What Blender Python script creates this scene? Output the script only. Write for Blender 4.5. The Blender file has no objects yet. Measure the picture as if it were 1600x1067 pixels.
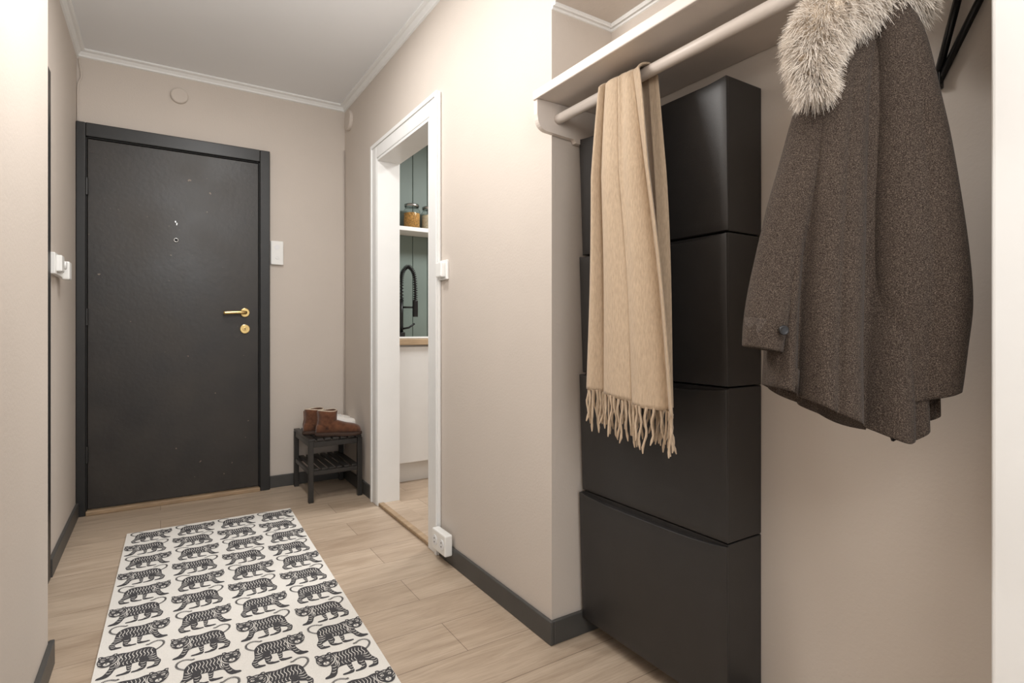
import bpy, bmesh, math, random
from mathutils import Vector, Matrix
random.seed(7)
sc = bpy.context.scene
try:
    sc.view_settings.view_transform = 'Standard'
except Exception: pass

def lin(c):
    c = c/255.0
    return c/12.92 if c <= 0.04045 else ((c+0.055)/1.055)**2.4
def rgb(r,g,b): return (lin(r),lin(g),lin(b),1)

# ---------------------------------------------------------------- materials
def newmat(name):
    m = bpy.data.materials.new(name); m.use_nodes = True
    nt = m.node_tree; b = nt.nodes['Principled BSDF']
    return m, nt, b
def mat(name, col, rough=0.6, metal=0.0, nscale=0, var=0.06, bump=0.0, bscale=None, stretch=(1,1,1), spec=0.5, sheen=0, coat=0):
    m, nt, b = newmat(name)
    b.inputs['Base Color'].default_value = col
    b.inputs['Roughness'].default_value = rough
    b.inputs['Metallic'].default_value = metal
    b.inputs['Specular IOR Level'].default_value = spec
    if sheen: b.inputs['Sheen Weight'].default_value = sheen
    if coat: b.inputs['Coat Weight'].default_value = coat
    tc = nt.nodes.new('ShaderNodeTexCoord')
    mp = nt.nodes.new('ShaderNodeMapping'); mp.inputs['Scale'].default_value = stretch
    nt.links.new(tc.outputs['Object'], mp.inputs['Vector'])
    if nscale:
        n = nt.nodes.new('ShaderNodeTexNoise'); n.inputs['Scale'].default_value = nscale
        n.inputs['Detail'].default_value = 6
        nt.links.new(mp.outputs[0], n.inputs['Vector'])
        r = nt.nodes.new('ShaderNodeValToRGB')
        r.color_ramp.elements[0].position = 0.3; r.color_ramp.elements[1].position = 0.7
        r.color_ramp.elements[0].color = tuple(max(0,c*(1-var)) for c in col[:3])+(1,)
        r.color_ramp.elements[1].color = tuple(min(1,c*(1+var)) for c in col[:3])+(1,)
        nt.links.new(n.outputs['Fac'], r.inputs['Fac'])
        nt.links.new(r.outputs[0], b.inputs['Base Color'])
    if bump:
        n2 = nt.nodes.new('ShaderNodeTexNoise'); n2.inputs['Scale'].default_value = bscale or nscale or 50
        n2.inputs['Detail'].default_value = 4
        nt.links.new(mp.outputs[0], n2.inputs['Vector'])
        bp = nt.nodes.new('ShaderNodeBump'); bp.inputs['Strength'].default_value = bump
        bp.inputs['Distance'].default_value = 0.002
        nt.links.new(n2.outputs['Fac'], bp.inputs['Height'])
        nt.links.new(bp.outputs[0], b.inputs['Normal'])
    return m

M_wall = mat('wall_paint', rgb(201,191,181), 0.7, nscale=3, var=0.015, bump=0.25, bscale=120)
M_ceil = mat('ceiling_paint', rgb(232,233,234), 0.8, nscale=2, var=0.01)
M_white = mat('white_paint', rgb(230,230,228), 0.4, nscale=8, var=0.015)
M_cream = mat('cream_shelf_paint', rgb(212,202,193), 0.42, nscale=10, var=0.03)
M_base = mat('baseboard_paint', rgb(70,69,67), 0.45, nscale=10, var=0.1)
M_frame = mat('frame_black_paint', rgb(34,34,34), 0.4, nscale=12, var=0.15)
M_plastic = mat('black_plastic', rgb(43,41,40), 0.4, nscale=20, var=0.08, bump=0.2, bscale=500)
M_blackwood = mat('black_stained_wood', rgb(42,40,38), 0.4, nscale=20, var=0.2, stretch=(6,1,6))
M_whiteplastic = mat('white_plastic', rgb(236,236,233), 0.3, nscale=10, var=0.01)
M_brass = mat('brass', rgb(218,188,128), 0.25, 1.0, nscale=30, var=0.05)
M_steel = mat('steel', rgb(180,180,178), 0.25, 1.0, nscale=30, var=0.05)
M_blackmetal = mat('black_metal', rgb(24,24,25), 0.35, 0.3, nscale=30, var=0.1)
M_oak = mat('oak_trim', rgb(160,136,108), 0.5, nscale=12, var=0.2, stretch=(1,6,6))
M_counter = mat('oak_countertop', rgb(180,156,126), 0.5, nscale=10, var=0.15, stretch=(1,6,6))
M_green = mat('sage_green_paint', rgb(112,126,120), 0.55, nscale=6, var=0.04)
M_pasta = mat('dry_pasta', rgb(190,140,70), 0.6, nscale=90, var=0.5, bump=1.0, bscale=90)
M_flour = mat('oats', rgb(214,196,166), 0.7, nscale=90, var=0.25, bump=1.0, bscale=90)
M_scarf = mat('beige_wool', rgb(184,163,139), 0.95, nscale=300, var=0.12, bump=0.7, bscale=220, stretch=(1,1,0.2), spec=0.1, sheen=0.2)
M_suede = mat('brown_suede', rgb(98,64,46), 0.9, nscale=40, var=0.3, bump=0.5, bscale=200, spec=0.1, sheen=0.3)
M_sole = mat('boot_sole', rgb(60,42,32), 0.8, nscale=40, var=0.1)
M_sneak = mat('white_leather', rgb(236,232,226), 0.5, nscale=20, var=0.04)
M_fluff = mat('sheepskin_lining', rgb(206,190,170), 0.95, nscale=200, var=0.2, bump=1, bscale=250)
M_rug = mat('cream_rug', rgb(226,223,217), 0.95, nscale=300, var=0.06, bump=0.6, bscale=500, spec=0.1)
M_rugink = mat('rug_dark_motif', rgb(74,73,75), 0.95, nscale=400, var=0.25, bump=0.6, bscale=500, spec=0.1)
M_dark = mat('dark_hole', rgb(14,14,14), 0.7, nscale=30, var=0.1)
M_lining = mat('black_lining', rgb(22,21,23), 0.35, nscale=30, var=0.1)

def doormat():
    m, nt, b = newmat('door_black_paint')
    tc = nt.nodes.new('ShaderNodeTexCoord')
    n = nt.nodes.new('ShaderNodeTexNoise'); n.inputs['Scale'].default_value = 3.5; n.inputs['Detail'].default_value = 8
    nt.links.new(tc.outputs['Object'], n.inputs['Vector'])
    r = nt.nodes.new('ShaderNodeValToRGB'); e=r.color_ramp.elements
    e[0].position=0.3; e[0].color=rgb(34,31,29); e[1].position=0.72; e[1].color=rgb(54,49,44)
    nt.links.new(n.outputs['Fac'], r.inputs['Fac'])
    n2 = nt.nodes.new('ShaderNodeTexNoise'); n2.inputs['Scale'].default_value = 34; n2.inputs['Detail'].default_value = 2
    nt.links.new(tc.outputs['Object'], n2.inputs['Vector'])
    r2 = nt.nodes.new('ShaderNodeValToRGB'); r2.color_ramp.elements[0].position=0.74; r2.color_ramp.elements[1].position=0.78
    nt.links.new(n2.outputs['Fac'], r2.inputs['Fac'])
    mx = nt.nodes.new('ShaderNodeMix'); mx.data_type='RGBA'
    nt.links.new(r2.outputs[0], mx.inputs['Factor']); nt.links.new(r.outputs[0], mx.inputs['A'])
    mx.inputs['B'].default_value = rgb(120,105,90)
    nt.links.new(mx.outputs['Result'], b.inputs['Base Color'])
    mr = nt.nodes.new('ShaderNodeMapRange'); mr.inputs['To Min'].default_value=0.28; mr.inputs['To Max'].default_value=0.55
    nt.links.new(n.outputs['Fac'], mr.inputs['Value']); nt.links.new(mr.outputs[0], b.inputs['Roughness'])
    n3 = nt.nodes.new('ShaderNodeTexNoise'); n3.inputs['Scale'].default_value = 45; n3.inputs['Detail'].default_value = 5
    nt.links.new(tc.outputs['Object'], n3.inputs['Vector'])
    bp = nt.nodes.new('ShaderNodeBump'); bp.inputs['Strength'].default_value=0.35; bp.inputs['Distance'].default_value=0.002
    nt.links.new(n3.outputs['Fac'], bp.inputs['Height']); nt.links.new(bp.outputs[0], b.inputs['Normal'])
    return m
M_door = doormat()

def glass():
    m, nt, b = newmat('jar_glass')
    b.inputs['Base Color'].default_value = (0.95,0.97,0.96,1)
    b.inputs['Roughness'].default_value = 0.03
    b.inputs['Transmission Weight'].default_value = 1.0
    b.inputs['IOR'].default_value = 1.2
    return m
M_glass = glass()

def coatmat():
    m, nt, b = newmat('brown_heather_wool')
    b.inputs['Roughness'].default_value = 0.95
    b.inputs['Specular IOR Level'].default_value = 0.1
    b.inputs['Sheen Weight'].default_value = 0.06
    tc = nt.nodes.new('ShaderNodeTexCoord')
    n = nt.nodes.new('ShaderNodeTexNoise'); n.inputs['Scale'].default_value = 650; n.inputs['Detail'].default_value = 2
    nt.links.new(tc.outputs['Object'], n.inputs['Vector'])
    r = nt.nodes.new('ShaderNodeValToRGB')
    e = r.color_ramp.elements
    e[0].position = 0.34; e[0].color = rgb(46,38,34)
    e[1].position = 0.72; e[1].color = rgb(110,98,89)
    k = e.new(0.5); k.color = rgb(69,60,53)
    nt.links.new(n.outputs['Fac'], r.inputs['Fac'])
    nt.links.new(r.outputs[0], b.inputs['Base Color'])
    bp = nt.nodes.new('ShaderNodeBump'); bp.inputs['Strength'].default_value = 0.4; bp.inputs['Distance'].default_value = 0.0015
    nt.links.new(n.outputs['Fac'], bp.inputs['Height']); nt.links.new(bp.outputs[0], b.inputs['Normal'])
    return m
M_coat = coatmat()

def furmat():
    m, nt, b = newmat('cream_fur')
    b.inputs['Roughness'].default_value = 0.8
    b.inputs['Specular IOR Level'].default_value = 0.15
    a = nt.nodes.new('ShaderNodeAttribute'); a.attribute_name = 'tip'
    r = nt.nodes.new('ShaderNodeValToRGB')
    e = r.color_ramp.elements
    e[0].position = 0.0; e[0].color = rgb(176,162,148)
    e[1].position = 0.7; e[1].color = rgb(234,225,214)
    nt.links.new(a.outputs['Fac'], r.inputs['Fac'])
    nt.links.new(r.outputs[0], b.inputs['Base Color'])
    return m
M_fur = furmat()

def floormat():
    m, nt, b = newmat('oak_laminate')
    tc = nt.nodes.new('ShaderNodeTexCoord')
    br = nt.nodes.new('ShaderNodeTexBrick')
    br.inputs['Scale'].default_value = 1.0
    br.inputs['Brick Width'].default_value = 1.28
    br.inputs['Row Height'].default_value = 0.19
    br.inputs['Mortar Size'].default_value = 0.0010
    br.inputs['Mortar Smooth'].default_value = 0.1
    br.inputs['Bias'].default_value = 0.0
    br.offset = 0.37
    br.inputs['Color1'].default_value = rgb(190,172,152)
    br.inputs['Color2'].default_value = rgb(174,155,135)
    br.inputs['Mortar'].default_value = rgb(112,97,82)
    nt.links.new(tc.outputs['Object'], br.inputs['Vector'])
    mp = nt.nodes.new('ShaderNodeMapping'); mp.inputs['Scale'].default_value = (1.0, 6.5, 1)
    nt.links.new(tc.outputs['Object'], mp.inputs['Vector'])
    n = nt.nodes.new('ShaderNodeTexNoise'); n.inputs['Scale'].default_value = 1.7; n.inputs['Detail'].default_value = 5
    n.inputs['Distortion'].default_value = 2.0; n.inputs['Roughness'].default_value = 0.55
    nt.links.new(mp.outputs[0], n.inputs['Vector'])
    r = nt.nodes.new('ShaderNodeValToRGB'); e = r.color_ramp.elements
    e[0].position = 0.3; e[0].color = (0.82,0.79,0.76,1); e[1].position = 0.62; e[1].color = (1.05,1.05,1.05,1)
    nt.links.new(n.outputs['Fac'], r.inputs['Fac'])
    mp2 = nt.nodes.new('ShaderNodeMapping'); mp2.inputs['Scale'].default_value = (6, 90, 1)
    nt.links.new(tc.outputs['Object'], mp2.inputs['Vector'])
    n2 = nt.nodes.new('ShaderNodeTexNoise'); n2.inputs['Scale'].default_value = 2.0; n2.inputs['Detail'].default_value = 3
    nt.links.new(mp2.outputs[0], n2.inputs['Vector'])
    r2 = nt.nodes.new('ShaderNodeValToRGB'); e = r2.color_ramp.elements
    e[0].position = 0.3; e[0].color = (0.86,0.85,0.84,1); e[1].position = 0.6; e[1].color = (1.02,1.02,1.02,1)
    nt.links.new(n2.outputs['Fac'], r2.inputs['Fac'])
    mx = nt.nodes.new('ShaderNodeMix'); mx.data_type = 'RGBA'; mx.blend_type = 'MULTIPLY'
    mx.inputs['Factor'].default_value = 1.0
    nt.links.new(br.outputs['Color'], mx.inputs['A']); nt.links.new(r.outputs[0], mx.inputs['B'])
    mx2 = nt.nodes.new('ShaderNodeMix'); mx2.data_type = 'RGBA'; mx2.blend_type = 'MULTIPLY'
    mx2.inputs['Factor'].default_value = 1.0
    nt.links.new(mx.outputs['Result'], mx2.inputs['A']); nt.links.new(r2.outputs[0], mx2.inputs['B'])
    nt.links.new(mx2.outputs['Result'], b.inputs['Base Color'])
    b.inputs['Roughness'].default_value = 0.4
    bp = nt.nodes.new('ShaderNodeBump'); bp.inputs['Strength'].default_value = 0.15; bp.inputs['Distance'].default_value = 0.001
    nt.links.new(n2.outputs['Fac'], bp.inputs['Height']); nt.links.new(bp.outputs[0], b.inputs['Normal'])
    return m
M_floor = floormat()

# ---------------------------------------------------------------- helpers
def link(o): sc.collection.objects.link(o); return o
def empty(name, loc=(0,0,0)):
    o = bpy.data.objects.new(name, None); o.location = loc; o.empty_display_size = 0.05
    return link(o)
def obj_from(name, verts, faces, material=None, smooth=False, parent=None, mats=None, fmat=None):
    me = bpy.data.meshes.new(name)
    me.from_pydata([tuple(v) for v in verts], [], faces)
    me.update()
    if mats:
        for m_ in mats: me.materials.append(m_)
        if fmat:
            for p, i in zip(me.polygons, fmat): p.material_index = i
    elif material: me.materials.append(material)
    if smooth:
        for p in me.polygons: p.use_smooth = True
    bm = bmesh.new(); bm.from_mesh(me); bmesh.ops.recalc_face_normals(bm, faces=bm.faces); bm.to_mesh(me); bm.free()
    o = bpy.data.objects.new(name, me); link(o)
    if parent:
        o.parent = parent
        o.matrix_parent_inverse = Matrix.Translation(-Vector(parent.location))
    return o
def boxes(name, lst, material, bevel=0.0, parent=None, seg=2):
    V=[];F=[]
    for (x0,x1,y0,y1,z0,z1) in lst:
        b=len(V)
        V += [(x0,y0,z0),(x1,y0,z0),(x1,y1,z0),(x0,y1,z0),(x0,y0,z1),(x1,y0,z1),(x1,y1,z1),(x0,y1,z1)]
        F += [tuple(b+i for i in f) for f in [(0,3,2,1),(4,5,6,7),(0,1,5,4),(1,2,6,5),(2,3,7,6),(3,0,4,7)]]
    o = obj_from(name,V,F,material,parent=parent)
    if bevel:
        md = o.modifiers.new('bevel','BEVEL'); md.width=bevel; md.segments=seg; md.limit_method='ANGLE'
    return o
def loft(name, rings, material, smooth=True, caps=True, closed=True, parent=None):
    V=[];F=[]; n=len(rings[0])
    for r in rings: V += [tuple(p) for p in r]
    for i in range(len(rings)-1):
        for j in range(n if closed else n-1):
            k=(j+1)%n
            F.append((i*n+j,i*n+k,(i+1)*n+k,(i+1)*n+j))
    if caps and closed:
        F.append(tuple(range(n))[::-1]); F.append(tuple((len(rings)-1)*n+j for j in range(n)))
    return obj_from(name,V,F,material,smooth,parent)
def catmull(pts, sub=6):
    pts=[tuple(p) for p in pts]; out=[]
    n=len(pts)
    for i in range(n-1):
        p0=pts[max(i-1,0)];p1=pts[i];p2=pts[i+1];p3=pts[min(i+2,n-1)]
        for s in range(sub):
            t=s/sub
            out.append(tuple(0.5*((2*b)+(-a+c)*t+(2*a-5*b+4*c-d)*t*t+(-a+3*b-3*c+d)*t**3) for a,b,c,d in zip(p0,p1,p2,p3)))
    out.append(pts[-1]); return out
def tube_rings(pts, rads, n=12):
    rings=[]; prev=None
    P=[Vector(p) for p in pts]
    for i,p in enumerate(P):
        t=(P[min(i+1,len(P)-1)]-P[max(i-1,0)]).normalized()
        if prev is None:
            a=Vector((0,0,1)) if abs(t.z)<0.9 else Vector((1,0,0))
            nx=(a-t*a.dot(t)).normalized()
        else:
            nx=(prev-t*prev.dot(t)).normalized()
        prev=nx; ny=t.cross(nx)
        r=rads[i] if hasattr(rads,'__len__') else rads
        rings.append([p+nx*math.cos(2*math.pi*j/n)*r+ny*math.sin(2*math.pi*j/n)*r for j in range(n)])
    return rings
def tube(name, pts, rads, material, n=12, parent=None):
    return loft(name, tube_rings(pts,rads,n), material, parent=parent)
def cyl(name, c, axis, r, h, material, n=32, parent=None, bevel=0.0):
    a=Vector(axis).normalized(); c=Vector(c)
    prof=[(r,0),(r,h)]
    if bevel: prof=[(r,0),(r,h-bevel),(r-bevel*0.3,h-bevel*0.3),(r-bevel,h)]
    q=Vector((0,0,1)).rotation_difference(a)
    rings=[[c+q@Vector((rr*math.cos(2*math.pi*j/n),rr*math.sin(2*math.pi*j/n),hh)) for j in range(n)] for rr,hh in prof]
    o=loft(name,rings,material,smooth=False,parent=parent)
    return o
def lathe(name, c, prof, material, n=32, parent=None, caps=True):
    c=Vector(c)
    rings=[[c+Vector((r*math.cos(2*math.pi*j/n),r*math.sin(2*math.pi*j/n),z)) for j in range(n)] for r,z in prof]
    return loft(name,rings,material,caps=caps,parent=parent)
def prism(name, poly, axis, a0, a1, material, parent=None, smooth=False):
    def P(p,a):
        if axis=='y': return (p[0],a,p[1])
        if axis=='x': return (a,p[0],p[1])
        return (p[0],p[1],a)
    return loft(name,[[P(p,a0) for p in poly],[P(p,a1) for p in poly]],material,smooth=smooth,parent=parent)

# ---------------------------------------------------------------- dims
XL=-0.38; XN=-0.28; YN=2.11; XR=1.05; YF=3.75; H=2.5
YA=1.413; XB=1.305; YC=0.309; HA=2.035
YB=-1.0
# ---------------------------------------------------------------- shell
boxes('floor',[(-0.7,3.3,YB,4.2,-0.1,0)],M_floor)
boxes('ceiling',[(-0.6,3.3,YB,4.2,H,H+0.1)],M_ceil)
boxes('wall_far',[(-0.6,XL-0.001,YF,YF+0.15,0,H),(XL-0.001,XR,YF,YF+0.15,0,H)],M_wall)
boxes('wall_left',[(-0.6,XL,2.11,YF,0,H),(-0.6,XN,YB,YN,0,H)],M_wall,bevel=0.004)
boxes('wall_right',[(XR,XR+0.1,3.05,4.0,0,H),(XR,XR+0.1,2.32,3.05,1.965,H),(XR,XR+0.1,YA+0.1,2.32,0,H),
                    (XR,XB+0.1,YA,YA+0.1,0,H)],M_wall)
boxes('wall_alcove',[(XB,XB+0.1,YB,YA,0,H)],M_wall)
boxes('wall_bulkhead',[(XR,XB,YC,YA,HA,H),(XR,XB,YB,0.215,0,H)],M_wall)
boxes('trim_1',[(XR-0.012,XB,0.215,YC,0,H-0.0)],M_white,bevel=0.006,seg=3)
boxes('wall_kitchen',[(3.2,3.3,YA,4.1,0,H),(XB+0.1,3.2,YA,YA+0.1,0,H)],M_wall)
bl=[];x=XR+0.1
while x<3.2:
    bl.append((x,min(x+0.117,3.2),3.97,3.99,0,H)); x+=0.12
kb=boxes('wall_kitchen_panelling',bl+[(XR+0.1,3.2,3.985,4.1,0,H)],M_green,bevel=0.004)

bh=0.075; bt=0.014
def bprof(lst,name): return boxes(name,lst,M_base,bevel=0.003)
bprof([(XR-bt,XR,YA-bt,2.225,0,bh),(XR-bt,XR,3.14,YF,0,bh),(XR,XB-0.004,YA-bt,YA,0,bh)],'baseboard_right')
bprof([(0.577,XR-bt,YF-bt,YF,0,bh)],'baseboard_far')
bprof([(XL,XL+bt,2.865,YF,0,bh),(XN,XN+bt,YB,YN+bt,0,bh),(XL,XN,YN,YN+bt,0,bh)],'baseboard_left')
bprof([(XB-bt,XB,YC,0.84,0,bh)],'baseboard_alcove')

def cornice(name, segs, size=0.045, z=H):
    V=[];F=[]
    prof=[(0,0),(size,0),(size,-0.008),(size*0.8,-0.012),(size*0.55,-size*0.35),(size*0.25,-size*0.7),(size*0.22,-size*0.92),(0,-size)]
    n=len(prof)
    for (p,q,nrm) in segs:
        b=len(V)
        for e in (p,q):
            for (a,h) in prof: V.append((e[0]+nrm[0]*a, e[1]+nrm[1]*a, z+h))
        for j in range(n):
            k=(j+1)%n; F.append((b+j,b+k,b+n+k,b+n+j))
        F.append(tuple(b+j for j in range(n))); F.append(tuple(b+n+j for j in range(n)))
    return obj_from(name,V,F,M_white)
cornice('trim_2',[((XL,YN),(XL,YF),(1,0)),((XL,YF),(XR,YF),(0,-1)),((XR,YB),(XR,YF),(-1,0)),((XN,YB),(XN,YN),(1,0))],0.038)
cornice('trim_3',[((XR,YA),(XB,YA),(0,-1)),((XB,YC),(XB,YA),(-1,0))],0.018,HA)

# ---------------------------------------------------------------- entrance door
d1=empty('door_1',(0.1,YF,0))
boxes('leaf',[(-0.332,0.512,YF-0.022,YF-0.002,0.03,2.025)],M_door,bevel=0.003,parent=d1)
boxes('frame',[(-0.379,-0.338,YF-0.045,YF-0.001,0,2.105),(0.518,0.575,YF-0.045,YF-0.001,0,2.105),(-0.338,0.518,YF-0.045,YF-0.001,2.032,2.105)],M_frame,bevel=0.004,parent=d1)
boxes('frame_stop',[(-0.338,-0.333,YF-0.03,YF-0.001,0.02,2.03),(0.513,0.518,YF-0.03,YF-0.001,0.02,2.03),(-0.33,0.51,YF-0.03,YF-0.001,2.026,2.032)],M_dark,parent=d1)
boxes('sill',[(-0.338,0.518,YF-0.05,YF-0.001,0.0,0.024)],M_oak,bevel=0.004,parent=d1)
for i,z in enumerate((0.28,1.02,1.72)):
    cyl('hinge_%d'%i,(-0.334,YF-0.034,z),(0,0,1),0.008,0.09,M_frame,parent=d1,n=16)
y0=YF-0.022
rr=[[Vector((0.076+r*math.cos(a*math.pi/12),y0-h,1.513+r*math.sin(a*math.pi/12))) for a in range(24)] for r,h in [(0.013,0),(0.013,0.005),(0.008,0.006),(0.007,0.003)]]
loft('peephole_ring',rr,M_steel,parent=d1)
cyl('peephole_lens',(0.076,y0+0.001,1.513),(0,-1,0),0.0085,0.0065,M_dark,parent=d1)
boxes('screw_mark',[(0.071,0.075,y0-0.002,y0,1.615,1.622),(0.078,0.081,y0-0.002,y0,1.60,1.612)],M_steel,parent=d1)
cyl('handle_rose',(0.435,y0,1.10),(0,-1,0),0.027,0.01,M_brass,parent=d1,bevel=0.003)
tube('handle_lever',catmull([(0.435,y0-0.008,1.10),(0.435,y0-0.035,1.10),(0.425,y0-0.05,1.10),(0.39,y0-0.052,1.10),(0.315,y0-0.05,1.096)],6),0.0105,M_brass,parent=d1,n=16)
cyl('lock_rose',(0.435,y0,1.0),(0,-1,0),0.028,0.009,M_brass,parent=d1,bevel=0.003)
cyl('lock_cylinder',(0.435,y0-0.008,1.0),(0,-1,0),0.012,0.007,M_brass,parent=d1,bevel=0.002)
boxes('keyhole',[(0.433,0.437,y0-0.0165,y0-0.014,0.993,1.007)],M_dark,parent=d1)

cs=empty('doorway_casing',(XR,2.7,0))
boxes('casing',[(XR-0.02,XR-0.001,3.05,3.14,0,2.055),(XR-0.02,XR-0.001,2.23,2.32,0,2.055),(XR-0.02,XR-0.001,2.32,3.05,1.965,2.055)],M_white,bevel=0.005,parent=cs)
boxes('casing_bead',[(XR-0.026,XR-0.019,3.118,3.14,0,2.055),(XR-0.026,XR-0.019,2.23,2.252,0,2.055),(XR-0.026,XR-0.019,2.252,3.118,2.033,2.055)],M_white,bevel=0.003,parent=cs)
boxes('jamb',[(XR-0.018,XR+0.115,3.035,3.049,0,1.964),(XR-0.018,XR+0.115,2.321,2.335,0,1.964),(XR-0.018,XR+0.115,2.335,3.035,1.95,1.964)],M_white,bevel=0.002,parent=cs)
boxes('threshold_edge',[(XR-0.012,XR+0.02,2.336,3.034,0,0.018)],M_oak,bevel=0.004,parent=cs)
boxes('threshold',[(XR+0.02,XR+0.11,2.336,3.034,0,0.014)],M_floor,bevel=0.002,parent=cs)

d2=empty('door_2',(XL,2.5,0))
boxes('casing',[(XL,XL+0.009,2.79,2.86,0,2.03),(XL,XL+0.009,YN+0.02,2.79,1.97,2.03)],M_frame,bevel=0.002,parent=d2)
boxes('leaf',[(XL,XL+0.004,YN+0.02,2.785,0.01,1.965)],M_door,bevel=0.001,parent=d2)

# ---------------------------------------------------------------- wall fittings
it=empty('intercom_panel',(0.62,YF,1.48))
boxes('body',[(0.583,0.658,YF-0.022,YF,1.405,1.555)],M_whiteplastic,bevel=0.005,parent=it)
cyl('speaker',(0.62,YF-0.0215,1.515),(0,-1,0),0.016,0.002,M_ceil,parent=it)
cyl('button',(0.62,YF-0.0215,1.45),(0,-1,0),0.010,0.004,M_white,parent=it)
cyl('vent_cap',(0.092,YF,2.355),(0,-1,0),0.045,0.02,M_wall,bevel=0.008)
cyl('junction_box_cover',(XR,3.63,2.37),(-1,0,0),0.065,0.02,M_wall,bevel=0.008)
ls=empty('light_switch',(XR,2.2,1.26))
boxes('plate',[(XR-0.012,XR,2.155,2.229,1.215,1.30)],M_whiteplastic,bevel=0.003,parent=ls)
boxes('rocker',[(XR-0.034,XR-0.011,2.165,2.22,1.225,1.29)],M_whiteplastic,bevel=0.005,parent=ls)
so=empty('power_outlet',(XR,2.15,0.1))
boxes('body',[(XR-0.05,XR-0.0145,2.09,2.222,0.045,0.135)],M_whiteplastic,bevel=0.006,parent=so)
for yy in (2.122,2.19):
    cyl('socket',(XR-0.0505,yy,0.09),(-1,0,0),0.022,0.002,M_ceil,parent=so)
    for zz in (-0.008,0.008): cyl('hole',(XR-0.0525,yy,0.09+zz),(-1,0,0),0.003,0.001,M_dark,parent=so,n=12)
th=empty('light_switch',(XL,3.0,1.27))
boxes('plate',[(XL,XL+0.02,2.88,3.14,1.225,1.312)],M_whiteplastic,bevel=0.003,parent=th)
boxes('rocker',[(XL+0.018,XL+0.038,2.915,2.98,1.238,1.305)],M_whiteplastic,bevel=0.004,parent=th)
boxes('dimmer',[(XL+0.018,XL+0.028,2.99,3.05,1.238,1.305)],M_whiteplastic,bevel=0.003,parent=th)
cyl('dimmer_knob',(XL+0.027,3.02,1.272),(1,0,0),0.018,0.014,M_white,parent=th,bevel=0.003)
boxes('plug',[(XL+0.018,XL+0.046,3.065,3.13,1.215,1.295)],M_whiteplastic,bevel=0.006,parent=th)
tube('wall_cable',[(XR-0.008,YF-0.008,0.076),(XR-0.008,YF-0.008,2.2)],0.004,M_wall,n=8)
tube('wall_cable',catmull([(XL+0.006,YF-0.006,2.11),(XL+0.006,YF-0.006,2.3),(XL+0.02,YF-0.006,2.36),(XL+0.01,YF-0.006,2.45)],5),0.004,M_wall,n=8)

# ---------------------------------------------------------------- kitchen
kc=empty('kitchen_cabinet',(1.9,3.65,0))
boxes('carcass',[(1.16,3.0,3.39,3.96,0.13,0.895)],M_white,parent=kc)
boxes('plinth',[(1.16,3.0,3.43,3.45,0.0,0.13)],M_white,parent=kc)
boxes('doors',[(1.16,1.757,3.37,3.388,0.135,0.885),(1.76,2.357,3.37,3.388,0.135,0.885),(2.36,2.997,3.37,3.388,0.135,0.885)],M_white,bevel=0.002,parent=kc)
boxes('countertop',[(1.155,3.0,3.35,3.965,0.897,0.935)],M_counter,bevel=0.003,parent=kc)
boxes('sink',[(1.25,1.75,3.45,3.82,0.936,0.945)],M_white,bevel=0.004,parent=kc)
ft=empty('kitchen_faucet',(1.55,3.88,0.936))
fx,fy=1.495,3.86
cyl('base',(fx,fy,0.936),(0,0,1),0.026,0.04,M_blackmetal,parent=ft,bevel=0.004)
tube('stem',[(fx,fy,0.97),(fx,fy,1.22)],0.013,M_blackmetal,parent=ft,n=16)
sp=catmull([(fx,fy,1.20),(fx,fy,1.34),(fx+0.01,fy,1.42),(fx+0.045,fy-0.02,1.46),(fx+0.08,fy-0.04,1.41),(fx+0.09,fy-0.045,1.30),(fx+0.09,fy-0.045,1.2)],10)
tube('hose',sp,0.007,M_blackmetal,parent=ft,n=10)
coil=[]
P=[Vector(p) for p in sp]
tot=len(P)
for i in range(40*12):
    f=i/(40*12)*(tot-1.001); k=int(f); p=P[k].lerp(P[k+1],f-k); t=(P[k+1]-P[k]).normalized()
    a=Vector((0,1,0)); nx=(a-t*a.dot(t)).normalized(); ny=t.cross(nx); an=i*2*math.pi/12
    coil.append(p+nx*math.cos(an)*0.014+ny*math.sin(an)*0.014)
tube('spring',coil,0.0032,M_blackmetal,parent=ft,n=6)
cyl('spray_head',(fx+0.09,fy-0.045,1.09),(0,0,1),0.019,0.12,M_blackmetal,parent=ft,bevel=0.004)
tube('holder_arm',[(fx,fy,1.16),(fx+0.09,fy-0.045,1.16)],0.007,M_blackmetal,parent=ft,n=10)
tube('lever',[(fx,fy,1.0),(fx+0.05,fy-0.02,1.01),(fx+0.09,fy-0.03,1.04)],0.007,M_blackmetal,parent=ft,n=10)
boxes('kitchen_wall_shelf',[(1.16,2.6,3.76,3.969,1.71,1.74)],M_white,bevel=0.003)
def jar(c,mc,r=0.06,h=0.15):
    j=empty('storage_jar',c)
    lathe('glass',c,[(r*0.9,0.001),(r,0.01),(r,h*0.8),(r*0.8,h*0.92),(r*0.8,h),(r*0.77,h),(r*0.77,h*0.92),(r*0.96,h*0.79),(r*0.96,0.012),(r*0.85,0.006)],M_glass,parent=j)
    lathe('contents',c,[(r*0.84,0.008),(r*0.93,0.014),(r*0.93,h*0.7),(r*0.5,h*0.74)],mc,parent=j)
    lathe('lid',c,[(r*0.86,h+0.001),(r*0.88,h+0.006),(r*0.86,h+0.018),(r*0.4,h+0.026),(r*0.1,h+0.028)],M_steel,parent=j)
jar((1.575,3.86,1.7405),M_pasta,0.062,0.165)
jar((1.715,3.86,1.7405),M_flour,0.06,0.16)
jar((1.93,3.86,1.7405),M_pasta)

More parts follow.
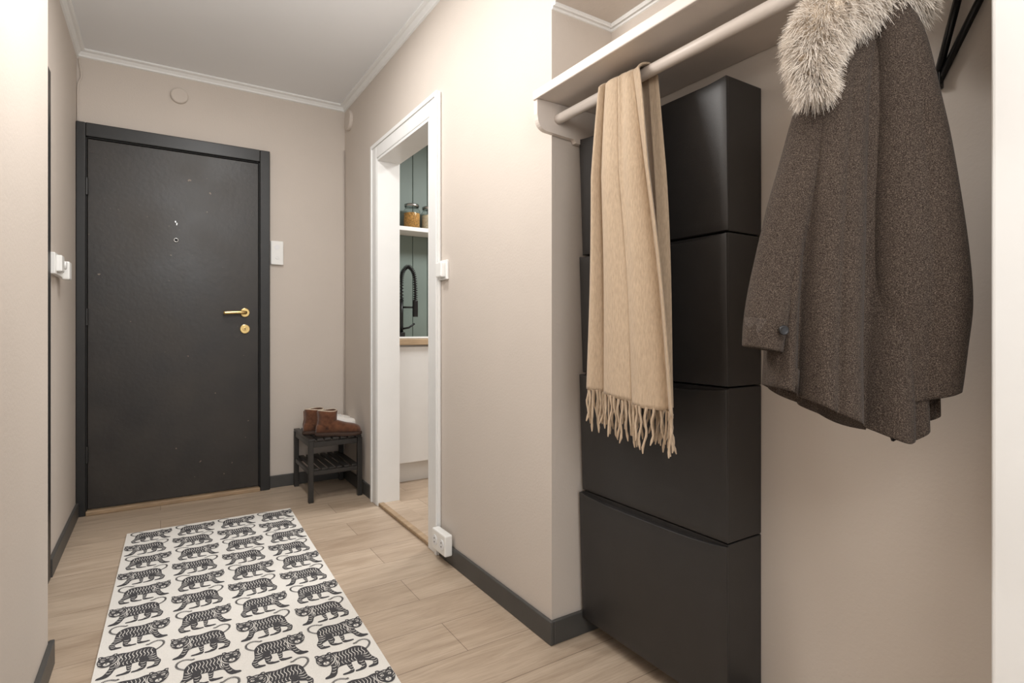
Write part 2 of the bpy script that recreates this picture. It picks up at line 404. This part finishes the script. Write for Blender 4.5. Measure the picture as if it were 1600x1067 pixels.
# ---------------------------------------------------------------- stacked shoe cabinets
XFc=1.158; Y0c=0.8495; Y1c=1.398
zs=[0.055,0.4735,0.856,1.238,1.62]
for k in range(4):
    zb=zs[k]+0.002; zt=zs[k+1]
    g=empty('shoe_cabinet',(1.3,1.15,zb))
    xb=XB-0.002
    boxes('body',[(XFc+0.012,xb,Y0c+0.002,Y1c-0.002,zb,zt-0.001)],M_plastic,bevel=0.003,seg=3,parent=g)
    ny,nz=24,14; V=[];F=[]
    for i in range(nz+1):
        v=i/nz
        for j in range(ny+1):
            u=j/ny; s=(2*u-1)
            top = zt-0.003-0.011*max(0,(1-s**4))
            bot = zb+0.001
            z = bot+(top-bot)*v
            ycen=(Y0c+Y1c)/2; hw=(Y1c-Y0c)/2
            y = ycen+s*hw
            x = XFc+0.006-0.014*v*(0.5+0.5*u) - 0.004*(1-s*s)*math.sin(v*math.pi*0.5)
            V.append((x,y,z))
    n0=len(V)
    for i in range(nz+1):
        for j in range(ny+1):
            p=V[i*(ny+1)+j]; V.append((XFc+0.0115,p[1],p[2]))
    W=ny+1
    for i in range(nz):
        for j in range(ny):
            a=i*W+j; F.append((a,a+1,a+W+1,a+W)); F.append((n0+a,n0+a+W,n0+a+W+1,n0+a+1))
    for j in range(ny):
        F.append((j,n0+j,n0+j+1,j+1)); a=nz*W+j; F.append((a,a+1,n0+a+1,n0+a))
    for i in range(nz):
        a=i*W; F.append((a,a+W,n0+a+W,n0+a)); a=i*W+ny; F.append((a,n0+a,n0+a+W,a+W))
    o=obj_from('front_flap',V,F,M_plastic,smooth=True,parent=g)
    md=o.modifiers.new('b','BEVEL'); md.width=0.002; md.segments=2; md.limit_method='ANGLE'; md.angle_limit=0.7
    for p in o.data.polygons: p.use_smooth=False if abs(p.normal.x)<0.5 else True

# ---------------------------------------------------------------- hat shelf with clothes rail
hs=empty('coat_rack_shelf',(1.2,0.9,1.7))
boxes('board',[(0.985,XB-0.001,YC+0.005,YA-0.002,1.712,1.732)],M_cream,bevel=0.003,parent=hs)
boxes('front_rim',[(0.975,0.987,YC+0.005,YA-0.002,1.709,1.738)],M_cream,bevel=0.003,parent=hs)
def arc(cx,cz,r,a0,a1,n=8): return [(cx+r*math.cos(a0+(a1-a0)*i/n),cz+r*math.sin(a0+(a1-a0)*i/n)) for i in range(n+1)]
poly=[(0.98,1.711),(0.98,1.665)]+arc(1.02,1.655,0.038,math.pi,math.pi*1.5,8)+[(1.10,1.612)]+arc(1.12,1.60,0.012,math.pi*0.5,0,4)[::1]+[(1.16,1.60),(1.19,1.625),(XB-0.002,1.625),(XB-0.002,1.711)]
prism('end_bracket',poly,'y',YA-0.02,YA-0.002,M_cream,parent=hs)
tube('rail',[(1.06,YC+0.006,1.662),(1.06,YA-0.018,1.662)],0.0155,M_cream,parent=hs,n=24)
def strut(name,a,b,wd=0.012,parent=None):
    return tube(name,[a,b],wd,M_blackmetal,parent=parent,n=4)
strut('strut_arm_1',(XB-0.012,0.471,1.482),(XB-0.012,0.4155,1.712),0.0075,hs)
strut('strut_arm_2',(XB-0.012,0.467,1.482),(XB-0.012,0.353,1.712),0.0075,hs)
boxes('strut_foot',[(XB-0.02,XB-0.001,0.460,0.479,1.474,1.505)],M_blackmetal,bevel=0.002,parent=hs)

# ---------------------------------------------------------------- scarf
scf=empty('scarf',(1.06,1.09,1.66))
def scarf_layer(name,side,top,bot,zb,ph,amp,nf):
    rows=80; cols=140; rings=[]
    R=0.019
    for i in range(rows+1):
        v=i/rows; row=[]
        for j in range(cols+1):
            u=j/cols
            if i<8:
                a=math.pi/2*(i/8); x=1.06+side*R*math.sin(a); z=1.662+R*math.cos(a)
                vv=0
            else:
                vv=(v-8/rows)/(1-8/rows)
                zend=zb[0]*(1-u)+zb[1]*u
                x=1.06+side*(R+0.006*vv); z=1.662+(zend-1.662)*vv
            e=vv**0.8
            y0=top[0]*(1-e)+bot[0]*e; y1=top[1]*(1-e)+bot[1]*e
            um=u+0.045*math.sin(2*math.pi*u*2+ph)*(1-0.4*vv)
            y=y0+(y1-y0)*u
            am=amp*(min(1,0.55+vv*1.5) if i>=8 else 0.55*i/8)
            w1=math.sin(um*math.pi*3.2+ph+vv*0.5); w2=math.sin(um*2*math.pi*4.1+ph*2-vv*0.9)
            f=(2*abs(w1)**0.9-1)*0.8+w2*0.28*(1.1-0.5*vv)+math.sin(um*2*math.pi*7.5+ph+vv)*0.12*(1-vv*0.6)
            x+=side*(f*am+am*1.1)
            y+=math.cos(um*2*math.pi*2.2+ph+vv*0.6)*am*0.8*math.sin(math.pi*u) + 0.004*math.sin(vv*6+ph)
            row.append((x,y,z))
        rings.append(row)
    o=loft(name,rings,M_scarf,closed=False,caps=False,parent=scf)
    md=o.modifiers.new('s','SOLIDIFY'); md.thickness=0.005; md.offset=0
    V=[];F=[]
    last=rings[-1]
    for k in range(nf):
        j=int((k+0.5)/nf*cols); p=Vector(last[j])
        L=random.uniform(0.085,0.12); pts=[]; ox=random.uniform(-0.012,0.012); oy=random.uniform(-0.011,0.011)
        for s in range(9):
            t=s/8; pts.append(p+Vector((ox*t*t+0.002*math.sin(t*9+k),oy*t*t+0.0025*math.sin(t*10+k*2),0.004-L*t)))
        rg=tube_rings(pts,[0.0040,0.0033,0.0029,0.0031,0.0027,0.0031,0.0027,0.0036,0.0014],7)
        b=len(V)
        for r in rg: V+= [tuple(q) for q in r]
        for i in range(8):
            for q in range(7):
                F.append((b+i*7+q,b+i*7+(q+1)%7,b+(i+1)*7+(q+1)%7,b+(i+1)*7+q))
    obj_from(name+'_fringe',V,F,M_scarf,smooth=True,parent=scf)
scarf_layer('front',-1,(1.0,1.15),(0.866,1.175),(0.795,0.835),0.9,0.022,34)
scarf_layer('back',1,(1.0,1.165),(0.96,1.285),(0.80,0.835),1.7,0.013,34)

# ---------------------------------------------------------------- coat
ang=math.radians(32.5)
U=Vector((math.cos(ang),-math.sin(ang),0)); Wv=Vector((math.sin(ang),math.cos(ang),0))
CO=Vector((1.0655,0.5060,0))
def CP(u,w,z): return CO+U*u+Wv*w+Vector((0,0,z))
def interp(tab,x):
    if x<=tab[0][0]: return tab[0][1:]
    for a,b in zip(tab,tab[1:]):
        if x<=b[0]:
            t=(x-a[0])/(b[0]-a[0])
            return tuple(p+(q-p)*t for p,q in zip(a[1:],b[1:]))
    return tab[-1][1:]
def smooth_tab(tab,sub=6): return catmull(tab,sub)
ct=empty('wool_coat',tuple(CP(0,0,1.6)))
ztop=1.575
tab=smooth_tab([(0.0,-0.005,0.045,0.03),(0.08,-0.05,0.07,0.05),(0.17,-0.092,0.09,0.058),(0.29,-0.114,0.10,0.062),(0.45,-0.130,0.108,0.066),(0.6,-0.142,0.112,0.07),(0.8,-0.154,0.115,0.072),(1.0,-0.160,0.118,0.075)])
hem=smooth_tab([(-0.2,0.905),(-0.15,0.895),(-0.10,0.868),(-0.03,0.838),(0.03,0.812),(0.065,0.825),(0.13,0.86)])
rows=100; N=320; rings=[]
for i in range(rows+1):
    t=i/rows; uL,uR,dp=interp(tab,t); mid=(uL+uR)/2; hw=(uR-uL)/2
    ring=[]
    for j in range(N):
        a=2*math.pi*j/N
        cu=math.copysign(abs(math.cos(a))**0.9,math.cos(a)); sw=math.copysign(abs(math.sin(a))**0.8,math.sin(a))
        u=mid+hw*cu; w=-dp*sw
        A=0.040*max(0,t-0.05)**0.6
        s1=math.sin(a*3.5+0.35*t+0.5); s2=math.sin(a*7.0-0.5*t+2.2)
        f=(2*abs(s1)**0.7-1)*0.62+(2*abs(s2)**0.85-1)*0.22+math.sin(a*2+t*1.2+1)*0.15
        env=abs(math.sin(a))**0.6
        w-=f*A*env*(1 if math.sin(a)>=0 else -1); u+=0.15*f*A*math.cos(a)
        hz=interp(hem,u)[0]
        z=ztop+(hz-ztop)*t
        ring.append(CP(u,w,z))
    rings.append(ring)
last=rings[-1]; cen=sum(last,Vector())/N
rings.append([Vector(((p.x-cen.x)*0.975+cen.x,(p.y-cen.y)*0.975+cen.y,p.z-0.002)) for p in last])
rings.append([Vector(((p.x-cen.x)*0.94+cen.x,(p.y-cen.y)*0.94+cen.y,p.z+0.04)) for p in last])
loft('body',rings,M_coat,parent=ct)
def sleeve(name,tb,w0,squash,seed,N=110,tilt=0.0,amp=0.12):
    tb=catmull(tb,10); rg=[]
    n=len(tb)
    for i,(z,uc,r,wc) in enumerate(tb):
        t=i/(n-1); ring=[]
        for j in range(N):
            a=2*math.pi*j/N
            f=(2*abs(math.sin(a*2+seed+t*0.9))**0.7-1)*0.65+math.sin(a*3+seed*2-t*2)*0.3+math.sin(t*11+math.cos(a)*2+seed)*0.18
            rr=r*(1+amp*f*min(1,t*3))
            ring.append(CP(uc+rr*math.cos(a),w0+wc+rr*squash*math.sin(a),z+tilt*math.cos(a)*t))
        rg.append(ring)
    last=rg[-1]; cen=sum(last,Vector())/N
    rg.append([cen+(p-cen)*0.93+Vector((0,0,-0.002)) for p in last])
    r3=[]
    for p in last:
        q=cen+(p-cen)*0.88; q.z=p.z+0.05; r3.append(q)
    rg.append(r3)
    return loft(name,rg,M_coat,parent=ct)
sleeve('sleeve_left',[(1.47,-0.045,0.035,0),(1.40,-0.070,0.040,0),(1.318,-0.093,0.040,0),(1.213,-0.122,0.040,0),(1.097,-0.147,0.040,0),(1.02,-0.166,0.038,-0.01),(0.965,-0.177,0.034,-0.015)],0.0,1.1,1.0,tilt=-0.006,amp=0.09)
sleeve('sleeve_right',[(1.555,0.025,0.028,0),(1.50,0.040,0.040,0),(1.373,0.052,0.052,0),(1.24,0.061,0.064,0),(1.127,0.070,0.071,0),(1.04,0.075,0.071,0),(0.96,0.077,0.062,0),(0.888,0.080,0.054,0.0)],-0.045,0.9,3.0,tilt=0.012,amp=0.13)
def button(c,r=0.0085):
    q=Vector((0,0,1)).rotation_difference(-Wv)
    prof=[(r*0.95,0),(r,0.003),(r*0.85,0.005),(r*0.7,0.004),(r*0.3,0.004)]
    rg=[[c+q@Vector((rr*math.cos(k*math.pi/10),rr*math.sin(k*math.pi/10),h)) for k in range(20)] for rr,h in prof]
    loft('button',rg,M_lining,parent=ct)
button(CP(-0.166,-0.062,0.998))
lf=[CP(0.05,0.03,0.895),CP(0.145,0.03,0.895),CP(0.145,0.03,0.80),CP(0.118,0.03,0.808),CP(0.085,0.03,0.79)]
lb=[p+Wv*0.006 for p in lf]
loft('lining_flap',[lf,lb],M_lining,smooth=False,parent=ct)
hk=catmull([CP(0.0,0,1.57),CP(0.0,0,1.62),CP(0.005,0,1.635),CP(0.0175,0,1.655),CP(0.012,0,1.675),CP(-0.004,0,1.682),CP(-0.019,0,1.672)],6)
tube('hanger_hook',hk,0.002,M_steel,parent=ct,n=8)
path=catmull([CP(-0.118,-0.075,1.40),CP(-0.124,-0.075,1.46),CP(-0.104,-0.07,1.515),(CP(-0.06,-0.055,1.548)),CP(-0.015,-0.045,1.572),CP(0.04,-0.03,1.59),CP(0.080,-0.01,1.592),CP(0.08,0.04,1.585),CP(0.02,0.065,1.575)],8)
rad=[]
np_=len(path)
for i in range(np_):
    t=i/(np_-1); rad.append(0.014+0.026*min(1,t*5)*(1 if t<0.85 else max(0.5,1-(t-0.85)*2)))
tube('fur_collar_core',path,rad,M_fluff,parent=ct,n=20)
V=[];F=[];T=[]
PP=[Vector(p) for p in path]
for s in range(38000):
    f=random.random()*(np_-1.001); k=int(f); p=PP[k].lerp(PP[k+1],f-k); t=(PP[k+1]-PP[k]).normalized()
    r=rad[k]
    a=Vector((0,0,1)); nx=(a-t*a.dot(t)).normalized(); ny=t.cross(nx); an=random.random()*2*math.pi
    nrm=nx*math.cos(an)+ny*math.sin(an)
    clump=Vector((math.sin(f*1.3+an*3),math.cos(f*1.7+an*2),math.sin(f*0.9+an*4)))*0.4
    dirn=(nrm+ clump + t*random.uniform(-0.9,0.1)+Vector((random.gauss(0,.25),random.gauss(0,.25),random.gauss(0,.25)-0.2))).normalized()
    if dirn.dot(nrm)<0.1: dirn=(dirn+nrm).normalized()
    L=random.uniform(0.016,0.032)
    root=p+nrm*r*0.85
    side=dirn.cross(Vector((random.gauss(0,1),random.gauss(0,1),random.gauss(0,1)))).normalized()
    wd=random.uniform(0.0005,0.0009); b=len(V)
    drop=random.uniform(0.15,0.55)*L
    for q in range(4):
        tt=q/3; c=root+dirn*L*tt+Vector((0,0,-drop*tt*tt)); ww=wd*(1-tt*0.8)
        V.append(tuple(c-side*ww)); V.append(tuple(c+side*ww)); T+= [tt,tt]
    for q in range(3): F.append((b+2*q,b+2*q+1,b+2*q+3,b+2*q+2))
me=bpy.data.meshes.new('fur_collar'); me.from_pydata(V,[],F); me.materials.append(M_fur)
at=me.attributes.new('tip','FLOAT','POINT'); at.data.foreach_set('value',T)
fo=bpy.data.objects.new('fur_collar',me); link(fo); fo.parent=ct; fo.matrix_parent_inverse=Matrix.Translation(-Vector(ct.location))

# ---------------------------------------------------------------- shoe bench
bx0,bx1,by0,by1=0.715,1.025,3.285,3.715
sb=empty('shoe_bench',((bx0+bx1)/2,(by0+by1)/2,0))
lg=0.028; hb=0.352
boxes('legs',[(x,x+lg,y,y+lg,0,hb) for x in (bx0,bx1-lg) for y in (by0,by1-lg)],M_blackwood,bevel=0.003,parent=sb)
boxes('aprons',[(bx0+lg,bx1-lg,y,y+0.016,hb-0.035,hb-0.004) for y in (by0+0.006,by1-0.022)]+[(x,x+0.016,by0+lg,by1-lg,hb-0.035,hb-0.004) for x in (bx0+0.006,bx1-0.022)],M_blackwood,bevel=0.002,parent=sb)
boxes('top_slats',[(bx0+0.001+i*0.0448,bx0+0.001+i*0.0448+0.036,by0+0.001,by1-0.001,hb,hb+0.014) for i in range(7)],M_blackwood,bevel=0.003,parent=sb)
boxes('lower_rails',[(bx0+lg,bx1-lg,y,y+0.016,0.155,0.18) for y in (by0+0.006,by1-0.022)]+[(x,x+0.016,by0+lg,by1-lg,0.155,0.18) for x in (bx0+0.006,bx1-0.022)],M_blackwood,bevel=0.002,parent=sb)
boxes('lower_slats',[(bx0+0.03+i*0.044,bx0+0.03+i*0.044+0.03,by0+0.01,by1-0.01,0.181,0.192) for i in range(6)],M_blackwood,bevel=0.002,parent=sb)

def shoe(name,loc,rot,boot=True,upper=M_suede,solem=M_sole):
    g=empty(name,loc); Rm=Matrix.Rotation(rot,4,'Z')
    def W(p): return Vector(loc)+ (Rm@Vector(p))
    st=[(-0.115,0.012,0.03),(-0.108,0.030,0.055),(-0.08,0.037,0.07),(-0.04,0.036,0.085),(0.0,0.037,0.08),(0.05,0.044,0.064),(0.09,0.045,0.056),(0.12,0.036,0.048),(0.138,0.018,0.034),(0.143,0.006,0.02)]
    st=catmull(st,4); rg=[]
    for x,w,h in st:
        ring=[]
        for j in range(20):
            a=2*math.pi*j/20; c_,s_=math.cos(a),math.sin(a)
            z=0.012+ (h*0.5)*(1+s_)
            ring.append(W((x,w*math.copysign(abs(c_)**0.7,c_),z)))
        rg.append(ring)
    loft('upper',rg,upper,parent=g)
    so_=[]
    for z,sc_ in ((0.0,0.97),(0.004,1.04),(0.016,1.04),(0.020,1.0)):
        ring=[]
        for x,w,h in st: ring.append(W((x*sc_,-(w*1.08+0.003)*sc_,z)))
        for x,w,h in st[::-1]: ring.append(W((x*sc_,(w*1.08+0.003)*sc_,z)))
        so_.append(ring)
    loft('sole',so_,solem,parent=g)
    if boot:
        rg=[]
        for z,cx,rx,ry in [(0.04,-0.055,0.056,0.036),(0.07,-0.052,0.056,0.038),(0.09,-0.05,0.054,0.041),(0.12,-0.05,0.055,0.044),(0.145,-0.05,0.058,0.047),(0.149,-0.05,0.055,0.044),(0.14,-0.05,0.049,0.038),(0.09,-0.05,0.045,0.034)]:
            rg.append([W((cx+rx*math.cos(k*math.pi/14),ry*math.sin(k*math.pi/14),z+0.003*math.sin(k*math.pi/7))) for k in range(28)])
        loft('shaft',rg,upper,parent=g)
        rg=[]
        for z,s in [(0.149,0.90),(0.153,0.96),(0.149,1.01),(0.143,1.0)]:
            rg.append([W((-0.05+0.055*s*math.cos(k*math.pi/14),0.044*s*math.sin(k*math.pi/14),z+0.003*math.sin(k*math.pi/7))) for k in range(28)])
        loft('fleece_trim',rg,M_fluff,caps=False,parent=g)
        tube('heel_seam',[W((-0.112,0,0.03)),W((-0.113,0,0.06)),W((-0.107,0,0.09)),W((-0.109,0,0.14))],0.003,upper,parent=g,n=8)
    else:
        tube('collar',[W((-0.105*0.9+0.05*(1-math.cos(k*math.pi/8)),0.03*math.sin(k*math.pi/8),0.085+0.006*math.cos(k*math.pi/8))) for k in range(17)],0.008,upper,parent=g,n=8)
        for q in range(4):
            x=0.0+0.02*q; tube('lace',[W((x,-0.022,0.088-0.006*q)),W((x+0.003,0,0.096-0.007*q)),W((x,0.022,0.088-0.006*q))],0.003,M_white,parent=g,n=6)
hbt=hb+0.0145
shoe('ankle_boot',(0.885,3.345,hbt),math.radians(-20))
shoe('ankle_boot',(0.835,3.455,hbt),math.radians(-10))
shoe('sneaker',(0.93,3.565,hbt),math.radians(-12),False,M_sneak,M_white)
shoe('sneaker',(0.93,3.66,hbt),math.radians(-8),False,M_sneak,M_white)

# ---------------------------------------------------------------- rug with tiger motifs
RW=0.745; RL=2.15
rg_=empty('patterned_rug',(0.235,3.255,0))
rot=math.radians(-1.2)
RM=Matrix.Translation((0.235,3.255,0))@Matrix.Rotation(rot,4,'Z')
def RP(x,y,z): return RM@Vector((x,y,z))
V=[];F=[]
nx_,ny_=20,60
for lay,z in ((0,0.0015),(1,0.006)):
    for i in range(ny_+1):
        for j in range(nx_+1):
            V.append(RP(-RW/2+RW*j/nx_,-RL*i/ny_,z))
W_=nx_+1; off=(ny_+1)*W_
for i in range(ny_):
    for j in range(nx_):
        a=i*W_+j; F.append((a,a+1,a+W_+1,a+W_)); F.append((off+a,off+a+W_,off+a+W_+1,off+a+1))
for j in range(nx_):
    F.append((j,off+j,off+j+1,j+1)); a=ny_*W_+j; F.append((a,a+1,off+a+1,off+a))
for i in range(ny_):
    a=i*W_; F.append((a,a+W_,off+a+W_,off+a)); a=i*W_+nx_; F.append((a,off+a,off+a+W_,a+W_))
obj_from('weave',V,F,M_rug,parent=rg_)
def closed_cat(pts,sub=4):
    n=len(pts); out=[]
    for i in range(n):
        p0,p1,p2,p3=pts[i-1],pts[i],pts[(i+1)%n],pts[(i+2)%n]
        for s in range(sub):
            t=s/sub
            out.append(tuple(0.5*((2*b)+(-a+c)*t+(2*a-5*b+4*c-d)*t*t+(-a+3*b-3*c+d)*t**3) for a,b,c,d in zip(p0,p1,p2,p3)))
    return out
polys=[]
def sh(p): return (p[0]*0.86,p[1]*1.12)
def dark(pts,lay=0): polys.append(([sh(p) for p in pts],0,lay))
def light(pts,lay=1): polys.append(([sh(p) for p in pts],1,lay))
def ribbon(pts,w,col,lay,taper=True):
    n=len(pts); L=[];R=[]
    for i,p in enumerate(pts):
        a=pts[max(i-1,0)];b=pts[min(i+1,n-1)]
        dx,dy=b[0]-a[0],b[1]-a[1]; l=math.hypot(dx,dy) or 1
        ww=w*(0.25+0.75*math.sin(math.pi*(i+0.6)/(n+0.2))) if taper else w
        L.append(sh((p[0]-dy/l*ww,p[1]+dx/l*ww))); R.append(sh((p[0]+dy/l*ww,p[1]-dx/l*ww)))
    for i in range(n-1): polys.append(([L[i],L[i+1],R[i+1],R[i]],col,lay))
def S_(pts,w=.010,col=1,lay=1): ribbon(catmull(pts,3),w*0.78,col,lay)
dark(closed_cat([(.04,-.02),(.02,-.28),(.00,-.36),(.08,-.40),(.20,-.41),(.20,-.46),(.00,-.47),(-.07,-.42),(-.08,-.28),(-.08,-.05)],3),-0.6)
dark(closed_cat([(-.26,-.05),(-.22,-.24),(-.28,-.34),(-.20,-.41),(-.10,-.42),(-.10,-.47),(-.28,-.47),(-.38,-.40),(-.40,-.22),(-.38,-.05)],3),-0.6)
dark(closed_cat([(-.60,.02),(-.57,.22),(-.46,.35),(-.30,.39),(-.12,.36),(.04,.35),(.18,.38),(.32,.36),(.42,.24),(.42,.06),(.38,-.06),(.42,-.20),(.50,-.32),(.60,-.36),(.61,-.42),(.42,-.43),(.32,-.34),(.26,-.20),(.18,-.16),(.04,-.15),(-.14,-.13),(-.28,-.13),(-.36,-.18),(-.44,-.22),(-.56,-.28),(-.54,-.38),(-.46,-.41),(-.42,-.42),(-.42,-.47),(-.62,-.47),(-.68,-.38),(-.70,-.26),(-.62,-.12)],3))
hc=(.46,.20)
ribbon([(hc[0]+.235*math.cos(a*math.pi/10),hc[1]-.01+.215*math.sin(a*math.pi/10)) for a in range(8,19)],.012,1,1,True)
head=closed_cat([(.25,.20),(.27,.33),(.26,.41),(.33,.42),(.38,.38),(.46,.39),(.54,.38),(.59,.42),(.66,.41),(.65,.33),(.67,.20),(.63,.08),(.55,-.01),(.46,-.03),(.37,-.01),(.29,.08)],3)
dark(head,2)
for s in (-1,1):
    light([(hc[0]+s*.135,.36),(hc[0]+s*.17,.39),(hc[0]+s*.175,.345)],3)
    S_([(hc[0]+s*.05,.22),(hc[0]+s*.085,.25),(hc[0]+s*.13,.235),(hc[0]+s*.09,.205),(hc[0]+s*.05,.22)],.012,1,3)
    S_([(hc[0]+s*.04,.29),(hc[0]+s*.09,.31),(hc[0]+s*.15,.285)],.009,1,3)
    S_([(hc[0]+s*.13,.16),(hc[0]+s*.165,.18),(hc[0]+s*.19,.22)],.009,1,3)
    S_([(hc[0]+s*.11,.09),(hc[0]+s*.15,.11),(hc[0]+s*.18,.15)],.009,1,3)
S_([(.42,.355),(.46,.34),(.50,.355)],.008,1,3); S_([(.43,.325),(.46,.31),(.49,.325)],.008,1,3)
light(closed_cat([(.39,.08),(.42,.12),(.46,.13),(.50,.12),(.53,.08),(.51,.03),(.46,.015),(.41,.03)],2),3)
dark([(.425,.12),(.495,.12),(.465,.08)],4)
ribbon([(.465,.09),(.465,.06)],.006,0,4,False); ribbon([(.41,.045),(.435,.035),(.465,.055),(.495,.035),(.52,.045)],.006,0,4,False)
for k,x in enumerate((-.50,-.42,-.34,-.26,-.18,-.10,-.02,.06,.14)):
    top=.29 if abs(x+.46)<.06 else .32
    S_([(x,top),(x+.03,top-.10),(x-.01,top-.19),(x+.02,top-.28)],.0115)
for k,x in enumerate((-.22,-.14,-.06,.02,.10)):
    S_([(x-.02,-.11),(x+.01,-.05),(x-.005,.01)],.010)
S_([(.20,.32),(.19,.20),(.22,.08),(.20,-.04)],.011)
for r in (.05,.10,.15): S_([(.30+r*.8*math.cos(a),-.02+r*math.sin(a)) for a in (2.2,2.7,3.2,3.7,4.3)],.010)
S_([(-.57,.04),(-.50,.00),(-.44,.02)],.011); S_([(-.60,-.05),(-.52,-.08),(-.42,-.05)],.011); S_([(-.62,-.13),(-.54,-.16),(-.44,-.13)],.011)
for (x,y,wd) in [(-.62,-.23,.06),(-.62,-.31,.06),(-.60,-.38,.05),(-.32,-.20,.06),(-.33,-.29,.05),(-.28,-.37,.06),(-.03,-.20,.05),(-.04,-.28,.04),(-.03,-.36,.05),(.32,-.10,.05),(.34,-.19,.05),(.38,-.28,.05)]:
    S_([(x-wd,y+.01),(x,y-.012),(x+wd,y+.01)],.0105)
tail=catmull([(-.57,.18),(-.66,.24),(-.74,.34),(-.74,.46),(-.64,.54),(-.50,.53),(-.40,.47),(-.35,.50)],5)
for i in range(len(tail)-1):
    a=Vector(tail[i]); b=Vector(tail[i+1]); a2=a.lerp(b,.66)
    d=(b-a).normalized(); nn=Vector((-d.y,d.x))*.028
    dark([tuple(a-nn),tuple(a2-nn),tuple(a2+nn),tuple(a+nn)])
V=[];F=[];fm=[]
S=0.138
def addpoly(pts,cx,cy,z,mi,mir):
    P2=[]; out=0
    for (px_,py_) in pts:
        x=cx+px_*S*mir; y=cy+py_*S
        if abs(x)>RW/2-0.001: x=math.copysign(RW/2-0.001,x); out+=1
        if y>-0.002: y=-0.002
        P2.append((x,y))
    if out==len(pts): return
    b=len(V)
    for x,y in P2: V.append(RP(x,y,z))
    F.append(tuple(range(b,b+len(pts)))); fm.append(mi)
rowsp=0.166; colsp=0.186
row=0; y=-0.09
while y>-RL+0.08:
    mir=1 if row%2==0 else -1
    offx=(-0.265 if row%2==0 else -0.29)
    for c in range(4):
        cx=offx+c*colsp
        for (p,col,lay) in polys: addpoly(p,cx,y,0.0065+0.0003*lay,col,mir)
    y-=rowsp; row+=1
obj_from('tiger_motifs',V,F,mats=[M_rugink,M_rug],fmat=fm,parent=rg_)

# ---------------------------------------------------------------- lights
def area(name,loc,size,power,col=(1,0.985,0.965),rotv=(0,0,0),sy=None):
    l=bpy.data.lights.new(name,'AREA'); l.energy=power; l.color=col; l.size=size
    l.shape='DISK'
    o=bpy.data.objects.new(name,l); o.location=loc; o.rotation_euler=rotv; link(o); return o
def bulb(name,loc,r,power,col=(1,0.985,0.965)):
    l=bpy.data.lights.new(name,'POINT'); l.energy=power; l.color=col; l.shadow_soft_size=r
    o=bpy.data.objects.new(name,l); o.location=loc; link(o); return o
bulb('ceiling_lamp_hall',(0.26,1.5,1.98),0.2,26)
area('fill_light_entrance',(0.33,2.35,2.46),0.25,13)  # added fill that evens out the door end; no actual fixture there
bulb('fill_light_rear',(0.1,-0.5,1.8),0.3,34)  # invented soft fill behind the camera, not a ceiling fixture
area('fill_light_kitchen',(2.1,2.8,2.45),0.6,36,(1,0.99,0.98))  # overhead fill added in place of the kitchen's window light
w=bpy.data.worlds.new('world'); sc.world=w; w.use_nodes=True
w.node_tree.nodes['Background'].inputs[0].default_value=(0.96,0.98,1,1)
w.node_tree.nodes['Background'].inputs[1].default_value=1.5

# ---------------------------------------------------------------- camera
cam=bpy.data.cameras.new('camera'); co=bpy.data.objects.new('camera',cam); link(co)
co.location=(0,0,1.0); co.rotation_euler=(math.radians(90),0,math.radians(-32.5))
cam.sensor_width=36; cam.lens=862/1600*36; cam.shift_y=-19.5/1600; cam.clip_start=0.02
sc.camera=co
